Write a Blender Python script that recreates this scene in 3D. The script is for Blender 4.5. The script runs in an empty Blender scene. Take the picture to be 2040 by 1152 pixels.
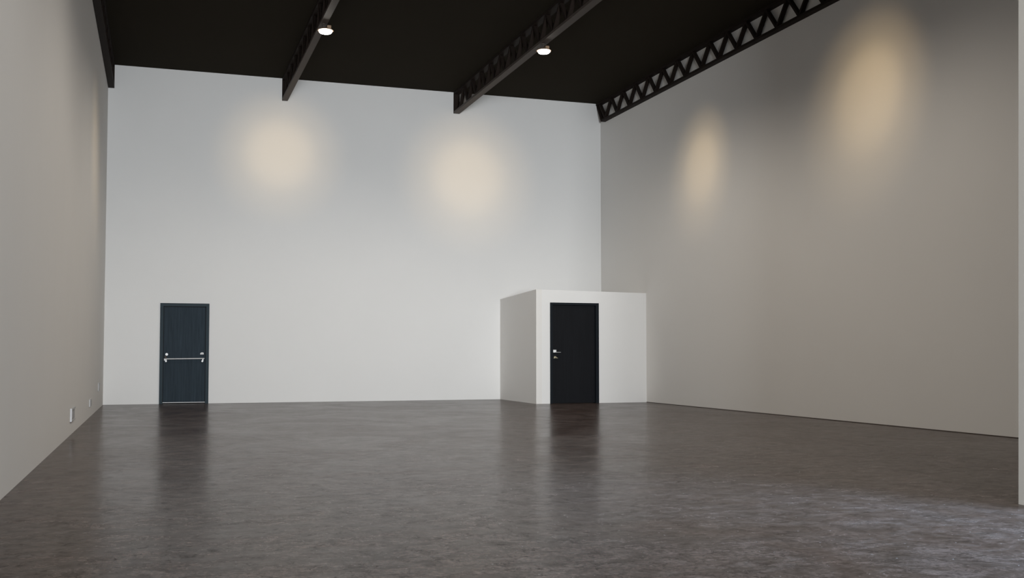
import bpy, bmesh, math, random
from mathutils import Vector, Matrix
random.seed(7)
S = bpy.context.scene
C = S.collection

# ------------------------------------------------------------------ layout (metres)
XL, XR = -0.986, 9.587        # side walls
YB, YF = 22.223, -9.0         # far wall, glazed front wall behind the camera
CH = 6.729                    # ceiling height
TZ = 6.260                    # underside of the trusses
TW = 0.114                    # truss width
WT = 0.25                     # wall thickness

# ------------------------------------------------------------------ materials
def nt(name):
    m = bpy.data.materials.new(name); m.use_nodes = True
    t = m.node_tree; b = t.nodes['Principled BSDF']
    return m, t, b
def N(t, typ, **kw):
    n = t.nodes.new(typ)
    for k, v in kw.items():
        if k in n.inputs: n.inputs[k].default_value = v
        else: setattr(n, k, v)
    return n
def coords(t, scale=(1, 1, 1)):
    g = N(t, 'ShaderNodeNewGeometry')
    mp = N(t, 'ShaderNodeMapping'); mp.inputs['Scale'].default_value = scale
    t.links.new(g.outputs['Position'], mp.inputs['Vector'])
    return mp.outputs['Vector']
def ramp(t, src, stops, interp='LINEAR'):
    r = N(t, 'ShaderNodeValToRGB'); r.color_ramp.interpolation = interp
    e = r.color_ramp.elements
    while len(e) < len(stops): e.new(0.5)
    for q, (p, c) in zip(e, stops):
        q.position = p; q.color = (c, c, c, 1) if isinstance(c, (int, float)) else (*c, 1)
    t.links.new(src, r.inputs['Fac'])
    return r.outputs['Color']
def noise(t, vec, scale, detail=4, rough=.55, dist=0.):
    n = N(t, 'ShaderNodeTexNoise', Scale=scale, Detail=detail, Roughness=rough, Distortion=dist)
    t.links.new(vec, n.inputs['Vector'])
    return n.outputs['Fac']
def mix(t, fac, a, b, mode='MIX'):
    n = N(t, 'ShaderNodeMix'); n.data_type = 'RGBA'; n.blend_type = mode
    for s, i in ((fac, 0), (a, 6), (b, 7)):
        if isinstance(s, bpy.types.NodeSocket): t.links.new(s, n.inputs[i])
        elif i == 0: n.inputs[0].default_value = s
        else: n.inputs[i].default_value = (*s, 1)
    return n.outputs[2]
def bump(t, b, h, strength, dist=.01):
    n = N(t, 'ShaderNodeBump', Strength=strength, Distance=dist)
    t.links.new(h, n.inputs['Height']); t.links.new(n.outputs['Normal'], b.inputs['Normal'])

def paint(name, col, rough=.7, var=.02, bs=.06, spec=.25):
    m, t, b = nt(name)
    v = coords(t)
    n = noise(t, v, .9, 3)
    c = mix(t, n, [x*(1-var) for x in col], [min(1, x*(1+var)) for x in col])
    t.links.new(c, b.inputs['Base Color'])
    b.inputs['Roughness'].default_value = rough
    b.inputs['Specular IOR Level'].default_value = spec
    bump(t, b, noise(t, v, 160, 2), bs, .002)
    return m
def metal(name, col, rough=.3, met=1.0):
    m, t, b = nt(name)
    v = coords(t, (30, 30, 30))
    c = mix(t, noise(t, v, 2, 3), [x*.93 for x in col], col)
    t.links.new(c, b.inputs['Base Color'])
    b.inputs['Roughness'].default_value = rough; b.inputs['Metallic'].default_value = met
    return m

M = {}
M['wall'] = paint('white_wall_paint', (.78, .775, .765))
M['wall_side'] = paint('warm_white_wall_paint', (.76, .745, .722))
M['ceiling'] = paint('dark_ceiling_paint', (.025, .021, .015), .9, .05, .02, .03)
M['plate'] = paint('white_plastic', (.82, .82, .83), .4, .01, 0)
M['wall_plate'] = paint('off_white_plastic', (.50, .50, .51), .5, .01, 0)
M['grey_metal'] = metal('brushed_aluminium', (.45, .45, .45), .5, .3)
M['grey_plastic'] = paint('grey_plastic', (.36, .35, .35), .45, .01, 0)
M['steel'] = paint('dark_painted_steel', (.074, .059, .051), .55, .08, .02, .12)  # truss steel, lightened for the lit chord undersides
M['shaded_steel'] = paint('shaded_truss_steel', (.020, .0145, .012), .6, .08, .02, .06)  # same truss steel with shade put into the colour
M['chrome'] = metal('satin_stainless', (.55, .55, .55), .5, .6)
M['brass'] = metal('pale_brass', (.75, .68, .50), .3)
M['gasket'] = paint('black_rubber', (.012, .012, .013), .7, .02, 0)
M['housing'] = paint('bronze_lamp_housing', (.30, .20, .13), .5, .03, 0)
M['alu'] = metal('dark_anodised_frame', (.10, .10, .10), .4, .6)

def door_paint(name, lo, hi):
    m, t, b = nt(name)
    g = noise(t, coords(t, (26, 26, 1.1)), 1.6, 6, .65, .3)
    g2 = noise(t, coords(t, (3, 3, .8)), 1.2, 3)
    c = mix(t, ramp(t, g, [(.3, 0.), (.72, 1.)]), lo, hi)
    c = mix(t, ramp(t, g2, [(.3, .0), (.8, .45)]), c, lo)
    t.links.new(c, b.inputs['Base Color'])
    b.inputs['Roughness'].default_value = .55; b.inputs['Specular IOR Level'].default_value = .12
    bump(t, b, g, .12, .003)
    return m
M['door_blue'] = door_paint('blue_black_stained_wood', (.011, .020, .029), (.026, .043, .059))
M['door_black'] = door_paint('black_stained_wood', (.005, .0055, .007), (.009, .010, .0125))
M['frame_blue'] = paint('blue_grey_frame_paint', (.026, .041, .052), .5, .05, .02, .1)
M['frame_black'] = paint('black_frame_paint', (.010, .013, .017), .5, .05, .02, .1)

# polished, streaky brown-grey concrete
m, t, b = nt('polished_concrete')
v = coords(t)
big = noise(t, coords(t, (1, .8, 1)), .8, 9, .66, 1.3)
blot = noise(t, coords(t, (.8, 1.5, 1)), 3.2, 8, .68, .8)
streak = noise(t, coords(t, (1.2, 2.6, 1)), 2.2, 8, .68, .8)
mid = noise(t, coords(t, (1, 1.15, 1)), 8.5, 7, .7, .5)
fine = noise(t, coords(t, (1, .9, 1)), 38, 5, .75)
c = mix(t, ramp(t, big, [(.36, 0.), (.62, 1.)]), (.088, .061, .049), (.128, .104, .092))
c = mix(t, ramp(t, blot, [(.38, 0.), (.62, 1.)]), mix(t, 1., c, (.74, .72, .71), 'MULTIPLY'), mix(t, 1., c, (1.12, 1.12, 1.13), 'MULTIPLY'))
c = mix(t, ramp(t, streak, [(.36, 0.), (.64, 1.)]), mix(t, 1., c, (.66, .65, .64), 'MULTIPLY'), c)
c = mix(t, ramp(t, mid, [(.35, 0.), (.62, 1.)]), mix(t, 1., c, (.54, .51, .50), 'MULTIPLY'), mix(t, 1., c, (1.25, 1.25, 1.27), 'MULTIPLY'))
c = mix(t, ramp(t, fine, [(.38, 0.), (.66, 1.)]), mix(t, 1., c, (.56, .54, .53), 'MULTIPLY'), mix(t, 1., c, (1.42, 1.35, 1.36), 'MULTIPLY'))
# short dark cracks running mostly across the room
w = N(t, 'ShaderNodeTexVoronoi', Scale=5.5); w.feature = 'DISTANCE_TO_EDGE'
wc = N(t, 'ShaderNodeMapping'); wc.inputs['Scale'].default_value = (1, 1.5, 1)
g = N(t, 'ShaderNodeNewGeometry'); nz = N(t, 'ShaderNodeTexNoise', Scale=3.0, Detail=5, Roughness=.7)
t.links.new(g.outputs['Position'], nz.inputs['Vector'])
va = N(t, 'ShaderNodeVectorMath', operation='MULTIPLY_ADD'); va.inputs[1].default_value = (.5, .5, .5)
t.links.new(nz.outputs['Color'], va.inputs[0]); t.links.new(g.outputs['Position'], va.inputs[2])
t.links.new(va.outputs[0], wc.inputs['Vector']); t.links.new(wc.outputs['Vector'], w.inputs['Vector'])
crack = ramp(t, w.outputs['Distance'], [(.0, .75), (.025, .5), (.06, 0.)])
gate = ramp(t, noise(t, v, 6.0, 3), [(.52, 0.), (.59, 1.)])
cm = mix(t, 1., crack, gate, 'MULTIPLY')
c = mix(t, cm, c, (.022, .016, .013))
dd = ramp(t, noise(t, coords(t, (1.0, 1.4, 1)), 24, 5, .66, .6), [(.325, .85), (.385, 0.)])
c = mix(t, dd, c, (.034, .025, .020))
# pale flecks and small dark pits
f1 = ramp(t, noise(t, coords(t, (1, 1.1, 1)), 45, 2, .5), [(.715, 0.), (.75, 1.)])
f2 = ramp(t, noise(t, coords(t, (1, 1.0, 1)), 34, 3, .6, .4), [(.29, 1.), (.325, 0.)])
c = mix(t, f1, c, (.34, .33, .33)); c = mix(t, f2, c, (.020, .015, .013))
# pale scuffed trails
sc = ramp(t, noise(t, coords(t, (.5, 1.4, 1)), 1.1, 9, .74, 1.2), [(.50, 0.), (.53, .28), (.56, 0.)])
c = mix(t, mix(t, 1., sc, ramp(t, mid, [(.45, 0.), (.7, 1.)]), 'MULTIPLY'), c, (.20, .195, .195))
# faint saw-cut joints running down the room
sx = N(t, 'ShaderNodeSeparateXYZ'); t.links.new(g.outputs['Position'], sx.inputs[0])
jt = None
for ax, off, per in (('X', .35, 3.05), ('Y', 1.4, 3.66)):
    a1 = N(t, 'ShaderNodeMath', operation='ADD'); a1.inputs[1].default_value = off + 100*per; t.links.new(sx.outputs[ax], a1.inputs[0])
    a2 = N(t, 'ShaderNodeMath', operation='MODULO'); a2.inputs[1].default_value = per; t.links.new(a1.outputs[0], a2.inputs[0])
    a3 = N(t, 'ShaderNodeMath', operation='LESS_THAN'); a3.inputs[1].default_value = .007; t.links.new(a2.outputs[0], a3.inputs[0])
    if jt is None: jt = a3.outputs[0]
    else:
        a4 = N(t, 'ShaderNodeMath', operation='MAXIMUM'); t.links.new(jt, a4.inputs[0]); t.links.new(a3.outputs[0], a4.inputs[1]); jt = a4.outputs[0]
a5 = N(t, 'ShaderNodeMath', operation='MULTIPLY'); a5.inputs[1].default_value = .35; t.links.new(jt, a5.inputs[0])
c = mix(t, a5.outputs[0], c, (.03, .026, .024))
t.links.new(c, b.inputs['Base Color'])
rr = N(t, 'ShaderNodeMapRange'); rr.inputs['To Min'].default_value = .20; rr.inputs['To Max'].default_value = .26
t.links.new(ramp(t, big, [(.36, 0.), (.62, 1.)]), rr.inputs['Value']); t.links.new(rr.outputs[0], b.inputs['Roughness'])
sm = N(t, 'ShaderNodeMapRange'); sm.inputs['From Min'].default_value = .36; sm.inputs['From Max'].default_value = .64; sm.inputs['To Min'].default_value = .075; sm.inputs['To Max'].default_value = .042
t.links.new(blot, sm.inputs['Value'])
# worn grain, cracks and pits shine less than the polished face
worn = ramp(t, mid, [(.36, .6), (.60, 1.12)])
worn = mix(t, 1., worn, ramp(t, fine, [(.36, .65), (.62, 1.12)]), 'MULTIPLY')
hole = N(t, 'ShaderNodeMath', operation='MAXIMUM'); t.links.new(cm, hole.inputs[0]); t.links.new(dd, hole.inputs[1])
hole2 = N(t, 'ShaderNodeMath', operation='SUBTRACT'); hole2.inputs[0].default_value = 1.0; t.links.new(hole.outputs[0], hole2.inputs[1])
sp = N(t, 'ShaderNodeMath', operation='MULTIPLY'); t.links.new(sm.outputs[0], sp.inputs[0]); t.links.new(worn, sp.inputs[1])
sp2 = N(t, 'ShaderNodeMath', operation='MULTIPLY'); t.links.new(sp.outputs[0], sp2.inputs[0]); t.links.new(hole2.outputs[0], sp2.inputs[1])
t.links.new(sp2.outputs[0], b.inputs['Specular IOR Level'])
hh = mix(t, .35, mid, fine); bump(t, b, hh, .06, .004)
M['floor'] = m

m, t, b = nt('lit_lens')
b.inputs['Base Color'].default_value = (1, .97, .9, 1)
nn = noise(t, coords(t), 40, 2)
b.inputs['Emission Strength'].default_value = 22
t.links.new(mix(t, nn, (1, .93, .80), (1, .98, .92)), b.inputs['Emission Color'])
M['lens'] = m
m, t, b = nt('window_glass')
b.inputs['Transmission Weight'].default_value = 1; b.inputs['Roughness'].default_value = 0; b.inputs['IOR'].default_value = 1.02
nn = noise(t, coords(t), 1.0, 2); t.links.new(mix(t, nn, (.96, .98, .97), (.98, .99, .99)), b.inputs['Base Color'])
M['glass'] = m

# ------------------------------------------------------------------ mesh helpers
def box(bm, x0, x1, y0, y1, z0, z1, mi=0):
    v = [bm.verts.new((x, y, z)) for x in (x0, x1) for y in (y0, y1) for z in (z0, z1)]
    for q in ((0,1,3,2), (4,6,7,5), (0,4,5,1), (2,3,7,6), (0,2,6,4), (1,5,7,3)):
        f = bm.faces.new([v[i] for i in q]); f.material_index = mi
def hexa(bm, lo, hi):
    """lo, hi: four corners each, same winding"""
    a = [bm.verts.new(p) for p in lo]; c = [bm.verts.new(p) for p in hi]
    bm.faces.new(a[::-1]); bm.faces.new(c)
    for i in range(4): bm.faces.new((a[i], a[(i+1) % 4], c[(i+1) % 4], c[i]))
def cyl(bm, p0, p1, r, n=20, r1=None):
    p0, p1 = Vector(p0), Vector(p1); d = p1-p0
    mt = Matrix.Translation((p0+p1)/2) @ d.to_track_quat('Z', 'Y').to_matrix().to_4x4()
    bmesh.ops.create_cone(bm, cap_ends=True, segments=n, radius1=r, radius2=r if r1 is None else r1, depth=d.length, matrix=mt)
def lathe(bm, prof, cx, cy, cz, n=40):
    rings = []
    for r, z in prof:
        if r < 1e-6: rings.append([bm.verts.new((cx, cy, cz+z))])
        else: rings.append([bm.verts.new((cx+r*math.cos(2*math.pi*i/n), cy+r*math.sin(2*math.pi*i/n), cz+z)) for i in range(n)])
    for a, c in zip(rings, rings[1:]):
        for i in range(n):
            j = (i+1) % n
            if len(a) == 1: bm.faces.new((a[0], c[i], c[j]))
            elif len(c) == 1: bm.faces.new((a[i], c[0], a[j]))
            else: bm.faces.new((a[i], c[i], c[j], a[j]))
def obj(name, bm, mat, parent=None, bevel=0, smooth=False, loc=None):
    bmesh.ops.recalc_face_normals(bm, faces=bm.faces)
    me = bpy.data.meshes.new(name); bm.to_mesh(me); bm.free()
    me.materials.append(mat)
    if smooth:
        for p in me.polygons: p.use_smooth = True
    o = bpy.data.objects.new(name, me); C.objects.link(o)
    if parent: o.parent = parent
    if loc: o.location = loc
    if bevel:
        bv = o.modifiers.new('bevel', 'BEVEL'); bv.width = bevel; bv.segments = 2; bv.limit_method = 'ANGLE'; bv.angle_limit = math.radians(40)
    return o
def tag(o, label, cat, group=None, kind=None):
    o['label'] = label; o['category'] = cat
    if group: o['group'] = group
    if kind: o['kind'] = kind
    return o
def empty(name, loc=(0, 0, 0)):
    o = bpy.data.objects.new(name, None); C.objects.link(o); o.location = loc; o.empty_display_size = .1
    return o
def part(name, mat, parent, *boxes, bevel=0):
    """boxes in world coordinates; parent chain has only translations"""
    bm = bmesh.new()
    off = Vector((0, 0, 0)); p = parent
    while p: off += p.location; p = p.parent
    for q in boxes: box(bm, q[0]-off.x, q[1]-off.x, q[2]-off.y, q[3]-off.y, q[4]-off.z, q[5]-off.z)
    return obj(name, bm, mat, parent, bevel)
def struct(name, mat, label, cat, *boxes):
    bm = bmesh.new()
    for q in boxes: box(bm, *q)
    return tag(obj(name, bm, mat), label, cat, kind='structure')

# ------------------------------------------------------------------ the shell
SX, SY = 5.368, 5.576          # far corner of the wall end at the right edge
struct('floor', M['floor'], 'polished brown-grey concrete floor with streaks and hairline cracks', 'floor',
       (XL-WT, XR+WT, YF-WT, YB+WT, -.2, 0))
struct('ceiling', M['ceiling'], 'flat ceiling painted near black above the trusses', 'ceiling',
       (XL-WT, XR+WT, YF-WT, YB+WT, CH, CH+.2))
struct('wall_left', M['wall_side'], 'long off-white left wall with three low wall plates', 'wall',
       (XL-WT, XL, YF-WT, YB+WT, 0, CH))
# far wall with the opening for the exit door
D1x0, D1x1, D1z = .053, .995, 2.008
struct('wall_back', M['wall'], 'tall white far wall with the blue-grey exit door', 'wall',
       (XL, D1x0+.01, YB, YB+WT, 0, CH), (D1x1-.01, XR, YB, YB+WT, 0, CH), (D1x0+.01, D1x1-.01, YB, YB+WT, D1z-.01, CH))
struct('wall_right', M['wall_side'], 'tall taupe-toned right wall with two warm light pools', 'wall',
       (XR, XR+WT, SY-.35, YB+WT, 0, CH))
struct('shadow_line_right', M['steel'], 'thin dark strip for the shadow line along the foot of the right wall', 'shadow_line',
       (XR-.006, XR, SY, 19.88, .0, .009))  # dark strip stands in for the soft shadow where wall meets floor
# return wall and the near right wall (its far corner shows at the right edge), with the side window
lean = .088/3.361
def ytop(y): return y
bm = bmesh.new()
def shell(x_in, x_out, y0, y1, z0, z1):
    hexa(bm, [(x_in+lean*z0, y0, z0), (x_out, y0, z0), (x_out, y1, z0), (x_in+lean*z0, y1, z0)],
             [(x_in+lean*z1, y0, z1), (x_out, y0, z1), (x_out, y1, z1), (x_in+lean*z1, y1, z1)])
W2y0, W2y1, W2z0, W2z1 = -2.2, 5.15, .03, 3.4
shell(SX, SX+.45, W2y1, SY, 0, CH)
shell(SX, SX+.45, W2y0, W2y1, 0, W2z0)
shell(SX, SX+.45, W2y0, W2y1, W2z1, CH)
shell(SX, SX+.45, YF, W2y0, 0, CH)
tag(obj('wall_near_right', bm, paint('darkened_wall_paint', (.44, .42, .39))), 'end of the near right wall at the right edge of the photo', 'wall', kind='structure')  # wall paint darkened to offset the strong window light on it
struct('wall_return', M['wall_side'], 'return wall hidden behind the near right wall end', 'wall',
       (SX+.45, XR, SY-.35, SY-.001, 0, CH))
# front wall behind the camera with the storefront window
W1x0, W1x1, W1z0, W1z1 = -.9, 2.6, .1, 4.2
struct('wall_front', M['wall'], 'front wall behind the camera around the storefront window', 'wall',
       (XL, W1x0, YF-WT, YF, 0, CH), (W1x1, SX+.45, YF-WT, YF, 0, CH), (W1x0, W1x1, YF-WT, YF, 0, W1z0), (W1x0, W1x1, YF-WT, YF, W1z1, CH))
w = tag(empty('window_1', ((W1x0+W1x1)/2, YF-.12, W1z0)), 'storefront window in the front wall behind the camera', 'window', kind='structure')
fb = [(W1x0, W1x1, YF-.16, YF-.08, W1z0, W1z0+.07), (W1x0, W1x1, YF-.16, YF-.08, W1z1-.07, W1z1), (W1x0, W1x0+.07, YF-.16, YF-.08, W1z0, W1z1), (W1x1-.07, W1x1, YF-.16, YF-.08, W1z0, W1z1)]
for k in (1, 2): xx = W1x0+(W1x1-W1x0)*k/3; fb.append((xx-.03, xx+.03, YF-.155, YF-.085, W1z0, W1z1))
part('window_frame', M['alu'], w, *fb)
w = tag(empty('window_2', (SX+.3, (W2y0+W2y1)/2, W2z0)), 'side window in the near right wall', 'window', kind='structure')
xa, xb = SX+.24, SX+.32
fb = [(xa, xb, W2y0, W2y1, W2z0, W2z0+.06), (xa, xb, W2y0, W2y1, W2z1-.06, W2z1), (xa, xb, W2y0, W2y0+.06, W2z0, W2z1), (xa, xb, W2y1-.06, W2y1, W2z0, W2z1)]
for k in (1,): yy = W2y0+(W2y1-W2y0)*k/4; fb.append((xa+.01, xb-.01, yy-.03, yy+.03, W2z0, W2z1))
part('window_frame', M['alu'], w, *fb)

# ------------------------------------------------------------------ corner closet (booth)
BX, BY = 7.168, 19.883
D2x0, D2x1, D2z = 7.463, 8.517, 2.025
hFL, hBL, hFR = 2.285, 2.20, 2.250   # wall-top heights at its corners
def top(x, y):
    return hFL + (hFR-hFL)*(x-BX)/(XR-BX) + (hBL-hFL)*(y-BY)/(YB-BY)
bm = bmesh.new()
def bw(x0, x1, y0, y1, z0, z1=None):
    P = [(x0, y0), (x1, y0), (x1, y1), (x0, y1)]
    hexa(bm, [(x, y, z0) for x, y in P], [(x, y, top(x, y) if z1 is None else z1) for x, y in P])
T_ = .12
bw(BX+T_, D2x0+.01, BY, BY+T_, 0); bw(D2x1-.01, XR, BY, BY+T_, 0); bw(D2x0+.01, D2x1-.01, BY, BY+T_, D2z-.01)
tag(obj('wall_closet_front', bm, M['wall']), 'white front wall of the corner closet with the black door', 'wall', kind='structure')
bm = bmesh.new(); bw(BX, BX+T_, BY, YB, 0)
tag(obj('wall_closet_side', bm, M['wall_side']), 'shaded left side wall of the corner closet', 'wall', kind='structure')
bm = bmesh.new()
P = [(BX+T_, BY+T_), (XR, BY+T_), (XR, YB), (BX+T_, YB)]
hexa(bm, [(x, y, top(x, y)-.12) for x, y in P], [(x, y, top(x, y)-.03) for x, y in P])
tag(obj('ceiling_closet', bm, M['wall']), 'flat lid of the corner closet behind its wall tops', 'ceiling', kind='structure')

# ------------------------------------------------------------------ exit door
y = YB
d1 = tag(empty('door_1', ((D1x0+D1x1)/2, y, 0)), 'blue-grey exit door with a horizontal push bar in the far wall', 'door', kind='structure')
fw = .062
part('door_frame', M['frame_blue'], d1, (D1x0, D1x0+fw, y-.03, y+.16, 0, D1z), (D1x1-fw, D1x1, y-.03, y+.16, 0, D1z), (D1x0+fw, D1x1-fw, y-.03, y+.16, D1z-fw, D1z))
part('door_stop', M['gasket'], d1, (D1x0+fw, D1x0+fw+.012, y+.03, y+.16, 0, D1z-fw), (D1x1-fw-.012, D1x1-fw, y+.03, y+.16, 0, D1z-fw), (D1x0+fw, D1x1-fw, y+.03, y+.16, D1z-fw-.012, D1z-fw))
lf = part('door_leaf', M['door_blue'], d1, (D1x0+fw+.010, D1x1-fw-.010, y-.004, y+.04, .035, D1z-fw-.012), bevel=.002)
sw = part('door_sweep', M['grey_metal'], d1, (D1x0+fw+.006, D1x1-fw-.006, y-.012, y-.001, .020, .032)); sw['label'] = 'pale metal strip along the bottom edge'
def sub(name, mat, parent, fn, smooth=False, bevel=0, label=None):
    bm = bmesh.new(); fn(bm)
    off = Vector((0, 0, 0)); p = parent
    while p: off += p.location; p = p.parent
    bmesh.ops.translate(bm, verts=bm.verts, vec=-off)
    o = obj(name, bm, mat, parent, bevel, smooth)
    if label: o['label'] = label
    return o
pb = sub('push_bar', M['chrome'], lf, lambda bm: cyl(bm, (.138, y-.082, .893), (.905, y-.082, .902), .013, 20), label='chrome horizontal push bar')
def mountL(bm):
    box(bm, .136, .190, y-.10, y-.002, .862, .885); box(bm, .155, .192, y-.075, y-.002, .832, .864)
sub('bar_bracket', M['chrome'], lf, mountL, bevel=.004, label='chrome left bar bracket')
def mountR(bm):
    box(bm, .868, .886, y-.09, y-.002, .845, .905); cyl(bm, (.868, y-.06, .848), (.868, y-.002, .848), .018)
sub('bar_bracket', M['chrome'], lf, mountR, label='chrome right bar bracket')
def lockc(bm):
    cyl(bm, (.186, y-.028, .985), (.186, y-.003, .985), .026, 28); cyl(bm, (.186, y-.040, .985), (.186, y-.026, .985), .014, 20)
sub('deadbolt', M['chrome'], lf, lockc, label='round chrome deadbolt')
sub('lock_body', M['steel'], lf, lambda bm: (box(bm, .150, .182, y-.05, y-.002, .885, .955)), bevel=.004)
def alarm(bm):
    P = [(.825, .982), (.893, .982), (.893, 1.016), (.886, 1.022), (.845, 1.022), (.831, 1.010)]
    a = [bm.verts.new((x, y-.03, z)) for x, z in P]; c = [bm.verts.new((x, y-.003, z)) for x, z in P]
    bm.faces.new(a); bm.faces.new(c[::-1])
    for i in range(6): bm.faces.new((a[i], a[(i+1) % 6], c[(i+1) % 6], c[i]))
hx = sub('latch_box', M['plate'], lf, alarm, bevel=.003, label='small white latch box')
def alarm2(bm): box(bm, .843, .880, y-.034, y-.028, .990, 1.004)
sub('latch_slot', M['grey_plastic'], lf, alarm2)
# daylight crack below handled by the sweep; threshold
part('threshold', M['gasket'], d1, (D1x0+fw, D1x1-fw, y+.005, y+.16, 0, .010))
part('door_backing', M['gasket'], d1, (D1x0+.012, D1x1-.012, y+.17, y+.20, 0, D1z-.012))

# ------------------------------------------------------------------ closet door
y = BY
d2 = tag(empty('door_2', ((D2x0+D2x1)/2, y, 0)), 'black door with lever hardware in the corner closet', 'door', kind='structure')
fw = .045
part('door_frame', M['frame_black'], d2, (D2x0, D2x0+fw, y-.018, y+T_, 0, D2z), (D2x1-fw-.02, D2x1, y-.018, y+T_, 0, D2z), (D2x0+fw, D2x1-fw-.02, y-.018, y+T_, D2z-fw, D2z))
lf = part('door_leaf', M['door_black'], d2, (D2x0+fw+.004, D2x1-fw-.024, y+.035, y+.08, .012, D2z-fw-.006), bevel=.002)
yy = y+.035
def plateA(bm): box(bm, 7.538, 7.602, yy-.022, yy-.0005, 1.022, 1.076)
pa = sub('lock_plate', M['plate'], lf, plateA, bevel=.002, label='square pale lock plate')
def leverA(bm): box(bm, 7.590, 7.690, yy-.05, yy-.038, 1.022, 1.031); box(bm, 7.575, 7.592, yy-.05, yy-.02, 1.022, 1.034)
sub('lever', M['chrome'], lf, leverA, bevel=.002, label='thin steel lever')
def leverB(bm):
    P = [(7.546, .906), (7.632, .906), (7.630, .914), (7.600, .926), (7.585, .948), (7.548, .948)]
    a = [bm.verts.new((x, yy-.045, z)) for x, z in P]; c = [bm.verts.new((x, yy-.0005, z)) for x, z in P]
    bm.faces.new(a); bm.faces.new(c[::-1])
    for i in range(6): bm.faces.new((a[i], a[(i+1) % 6], c[(i+1) % 6], c[i]))
sub('door_handle', M['brass'], lf, leverB, bevel=.003, label='brass coloured handle tapering to a point')
part('door_backing', M['gasket'], d2, (D2x0+.012, D2x1-.012, y+T_+.002, y+T_+.02, 0, D2z-.012))

# ------------------------------------------------------------------ trusses
PITCH = .635
def bar_mesh(name, w):
    """web plate from bottom node (0,0) to top node (dy = +PITCH/2)"""
    h = CH-.03-(TZ+.045); dy = PITCH/2
    L = math.hypot(h, dy); ny, nz = h/L*.021, -dy/L*.021
    bm = bmesh.new()
    hexa(bm, [(0, -ny, -nz), (w, -ny, -nz), (w, ny, nz), (0, ny, nz)],
             [(0, dy-ny, h-nz), (w, dy-ny, h-nz), (w, dy+ny, h+nz), (0, dy+ny, h+nz)])
    bmesh.ops.recalc_face_normals(bm, faces=bm.faces)
    me = bpy.data.meshes.new(name); bm.to_mesh(me); bm.free(); me.materials.append(M['shaded_steel'])
    return me
def truss(x0, w, ya, yb, node0, label, short=False, dark=False):
    r = tag(empty('roof_truss', (x0, yb, TZ)), label, 'truss', 'dark steel roof trusses')
    ybc = yb-.28 if short else yb
    part('bottom_chord', M['shaded_steel' if dark else 'steel'], r, (x0, x0+w, ya, ybc, TZ, TZ+.045), bevel=.003)  # trusses against the walls take the shaded steel tone
    part('top_chord', M['shaded_steel'], r, (x0, x0+w, ya, yb, CH-.045, CH-.001))
    bm = bmesh.new()
    e = .02
    hexa(bm, [(0, ybc-yb-e, 0), (w, ybc-yb-e, 0), (w, ybc-yb, 0), (0, ybc-yb, 0)],
             [(0, -e, CH-.001-TZ), (w, -e, CH-.001-TZ), (w, 0, CH-.001-TZ), (0, 0, CH-.001-TZ)])
    obj('end_plate', bm, M['shaded_steel'], r)
    up = bar_mesh('web_member', .072)
    h = CH-.03-(TZ+.045)
    k = 0; yn = node0
    mirrored = bpy.data.meshes.new('web_member'); bm = bmesh.new(); bm.from_mesh(up)
    bmesh.ops.scale(bm, vec=(1, -1, 1), verts=bm.verts); bmesh.ops.reverse_faces(bm, faces=bm.faces); bm.to_mesh(mirrored); bm.free(); mirrored.materials.append(M['shaded_steel'])
    while yn - PITCH/2 > ya:
        for me, s in ((up, 1), (mirrored, -1)):
            if yn + s*PITCH/2 > yb-.03: continue
            o = bpy.data.objects.new('web_member', me); C.objects.link(o); o.parent = r
            o.location = ((w-.072)/2, yn-yb, .045)
        yn -= PITCH
    return r
YTF = YF
G = .002
truss(XL+G, TW, YTF, YB-G, 21.9, 'dark steel truss running along the top of the left wall', dark=True)
truss(2.397, TW, YTF, YB-G, 21.9, 'dark truss with close web bars carrying the left lamp')
truss(6.090, .135, SY+G, YB-G, 21.9, 'dark steel truss carrying the right-hand lamp')
truss(XR-TW-G, TW, SY+G, YB-G, 21.15+PITCH, 'dark steel truss along the top of the right wall', short=True, dark=True)

# ------------------------------------------------------------------ lamps
def lamp(x, y, z, label, bx):
    r = tag(empty('pendant_light', (x, y, z)), label, 'light', 'round lamps under the trusses')
    k = .76
    bm = bmesh.new(); lathe(bm, [(a*k, c*k) for a, c in [(0, .050), (.07, .050), (.10, .038), (.150, .012), (.162, .004), (.162, -.004), (.140, -.004), (.12, -.002), (0, -.002)]], 0, 0, 0)
    obj('housing', bm, M['housing'], r, smooth=False)
    bm = bmesh.new(); lathe(bm, [(a*k, c*k) for a, c in [(0, -.003), (.140, -.003), (.136, -.026), (.116, -.050), (.07, -.062), (0, -.066)]], 0, 0, 0)
    obj('lens', bm, M['lens'], r, smooth=True)
    bm = bmesh.new(); box(bm, .02, .085, -.04, .04, .028, .082)
    obj('driver_box', bm, M['housing'], r, bevel=.006)
    bm = bmesh.new(); cyl(bm, (bx-x, 0, .035), (bx-x, 0, TZ-z), .012); cyl(bm, (bx-x, 0, TZ-z-.014), (bx-x, 0, TZ-z), .035, 24)
    obj('mounting_stem', bm, M['steel'], r)
    return r
LA = (2.485, 16.80, 6.155); LB = (6.165, 16.70, 6.140); LC = (6.165, 11.6, 6.140); LD = (2.485, 11.6, 6.155); L_FILL = (2.485, 6.4, 6.155)
lamp(*LA, 'lit round lamp hanging under the second truss from the left', 2.455)
lamp(*LB, 'lit round lamp hanging under the second truss from the right', 6.15)

lamp(*LC, 'round lamp out of view on the truss that carries the right-hand lamp', 6.15)
lamp(*LD, 'added fill lamp just out of view, next along the left-hand lamp truss', 2.455)  # unseen fixture added around a fill flood
lamp(*L_FILL, 'added unseen fill lamp farthest forward along the left-hand lamp truss', 2.455)  # unseen fixture added to go with the left wall fill

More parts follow.
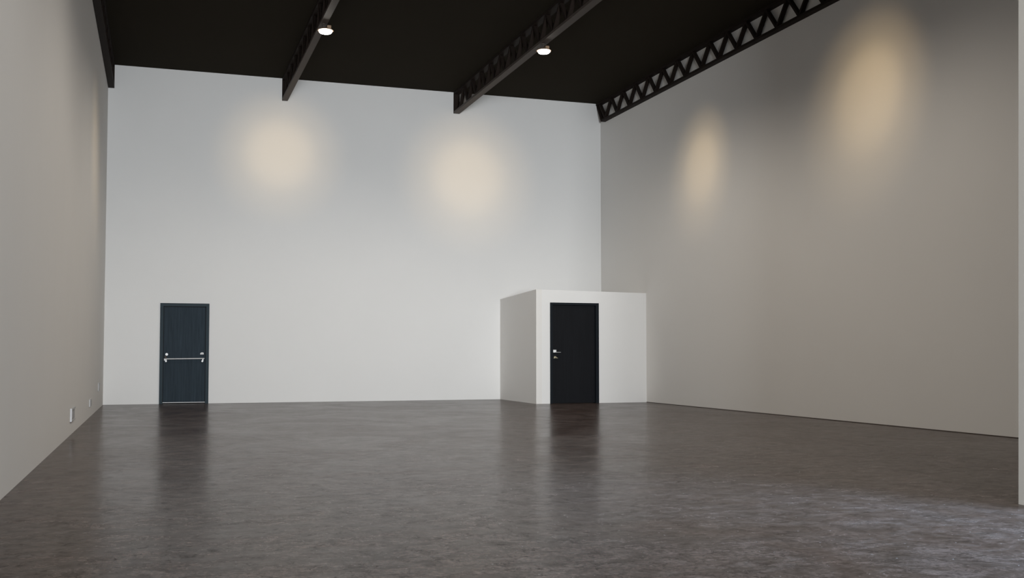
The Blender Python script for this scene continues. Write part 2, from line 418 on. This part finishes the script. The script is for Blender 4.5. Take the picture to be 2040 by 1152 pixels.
def spot(name, loc, tgt, energy, ang, blend, col=(1, .74, .42), rad=.07):
    l = bpy.data.lights.new(name, 'SPOT'); l.energy = energy; l.spot_size = math.radians(ang); l.spot_blend = blend
    l.color = col; l.shadow_soft_size = rad
    o = bpy.data.objects.new(name, l); C.objects.link(o); o.location = loc
    o.rotation_euler = (Vector(tgt)-Vector(loc)).to_track_quat('-Z', 'Y').to_euler()
    return o
def low(p, d=.13): return (p[0], p[1], p[2]-d)
for p, q, e, a in ((LA, (2.36, YB, 5.14), 430, 19), (LB, (6.42, YB, 4.88), 450, 21),
                   (LB, (XR, 17.5, 4.50), 225, 23), (LC, (XR, 12.6, 4.68), 270, 27), (LA, (XL, 18.3, 4.20), 110, 26)):
    spot('spot_beam', low(p), q, e*.42, a, 1.0)          # hot centre of the beam
    spot('spot_spill', low(p), q, e*.5, a*1.65, 1.0)     # softer spill around it
# wide warm flood from each lamp
for p in (LA, LB, LC, LD):
    spot('flood', low(p), (p[0], p[1], 0), 182, 165, .6, (1, .915, .81), .12)

spot('flood', low(L_FILL), (L_FILL[0], L_FILL[1], 0), 150, 165, .6, (1, .93, .84), .12)  # added fill, brightens the left wall and near floor
# ------------------------------------------------------------------ daylight
def area(name, loc, rot, sx, sy, energy, col, spread):
    l = bpy.data.lights.new(name, 'AREA'); l.shape = 'RECTANGLE'; l.size = sx; l.size_y = sy
    l.energy = energy; l.color = col; l.spread = math.radians(spread)
    o = bpy.data.objects.new(name, l); C.objects.link(o); o.location = loc; o.rotation_euler = rot
    return o
area('window_daylight', ((W1x0+W1x1)/2, YF-.3, (W1z0+W1z1)/2), (math.radians(89), 0, math.radians(-11)), W1x1-W1x0, W1z1-W1z0, 880, (.92, .965, 1.0), 75)
o = area('side_window_daylight', (8.0, .6, 6.6), (0, 0, 0), 4.0, 2.6, 940, (.46, .70, 1.0), 80)
o.rotation_euler = (Vector((4.3, 4.6, 0))-Vector((8.0, .6, 6.6))).to_track_quat('-Z', 'Y').to_euler()
wd = bpy.data.worlds.new('World'); S.world = wd; wd.use_nodes = True
wd.node_tree.nodes['Background'].inputs[0].default_value = (.75, .86, 1, 1); wd.node_tree.nodes['Background'].inputs[1].default_value = .6

# ------------------------------------------------------------------ wall plates on the left wall
def plate(y0, y1, z0, z1, label, style):
    r = tag(empty('wall_outlet', (XL, (y0+y1)/2, z0)), label, 'outlet', 'low plates on the left wall')
    x = XL
    if style == 'open':
        rim = .022
        part('cover_plate', M['wall_plate'], r, (x, x+.022, y0, y0+.10, z0, z1), (x, x+.010, y1-.012, y1, z0, z1), (x, x+.022, y0+.10, y1-.012, z0, z0+.012), (x, x+.022, y0+.10, y1-.012, z1-rim, z1), bevel=.002)
        a = part('socket_insert', M['grey_plastic'], r, (x, x+.008, y0+.10, y1-.012, z0+.012, z1-rim)); a['label'] = 'grey recessed insert'
        b2 = part('socket_face', M['grey_plastic'], r, (x+.008, x+.016, y0+.24, y1-.10, z0+.035, z1-.045), bevel=.003)
    elif style == 'socket':
        part('cover_plate', M['wall_plate'], r, (x, x+.016, y0, y1, z0, z1), bevel=.004)
        b2 = part('socket_face', M['grey_plastic'], r, (x+.016, x+.019, y0+.16, y1-.12, z0+.025, z1-.03))
    else:
        part('cover_plate', M['wall_plate'], r, (x, x+.014, y0, y1, z0, z1), bevel=.004)
        part('switch_paddle', M['wall_plate'], r, (x+.014, x+.018, y0+.16, y1-.16, z0+.03, z1-.03), bevel=.002)
plate(13.90, 14.53, .165, .325, 'nearest and largest white outlet plate with a grey insert, low on left wall', 'open')
plate(17.72, 18.15, .165, .282, 'small white outlet plate in the middle of three on the left wall', 'socket')
plate(20.25, 20.70, .330, .476, 'plain pale plate nearest the far corner on the left wall', 'blank')

# ------------------------------------------------------------------ camera
cd = bpy.data.cameras.new('camera'); cam = bpy.data.objects.new('camera', cd); C.objects.link(cam)
cd.sensor_width = 36; cd.lens = 2110.65/2040*36; cd.shift_y = 38.487/2040; cd.clip_start = .05
cam.location = (0, 0, .98); cam.rotation_euler = (math.pi/2+.0437, 0, -.3232)
S.camera = cam
S.view_settings.view_transform = 'Standard'; S.view_settings.look = 'None'
S.view_settings.exposure = 0.0; S.view_settings.gamma = 1; S.view_settings.use_curve_mapping = False
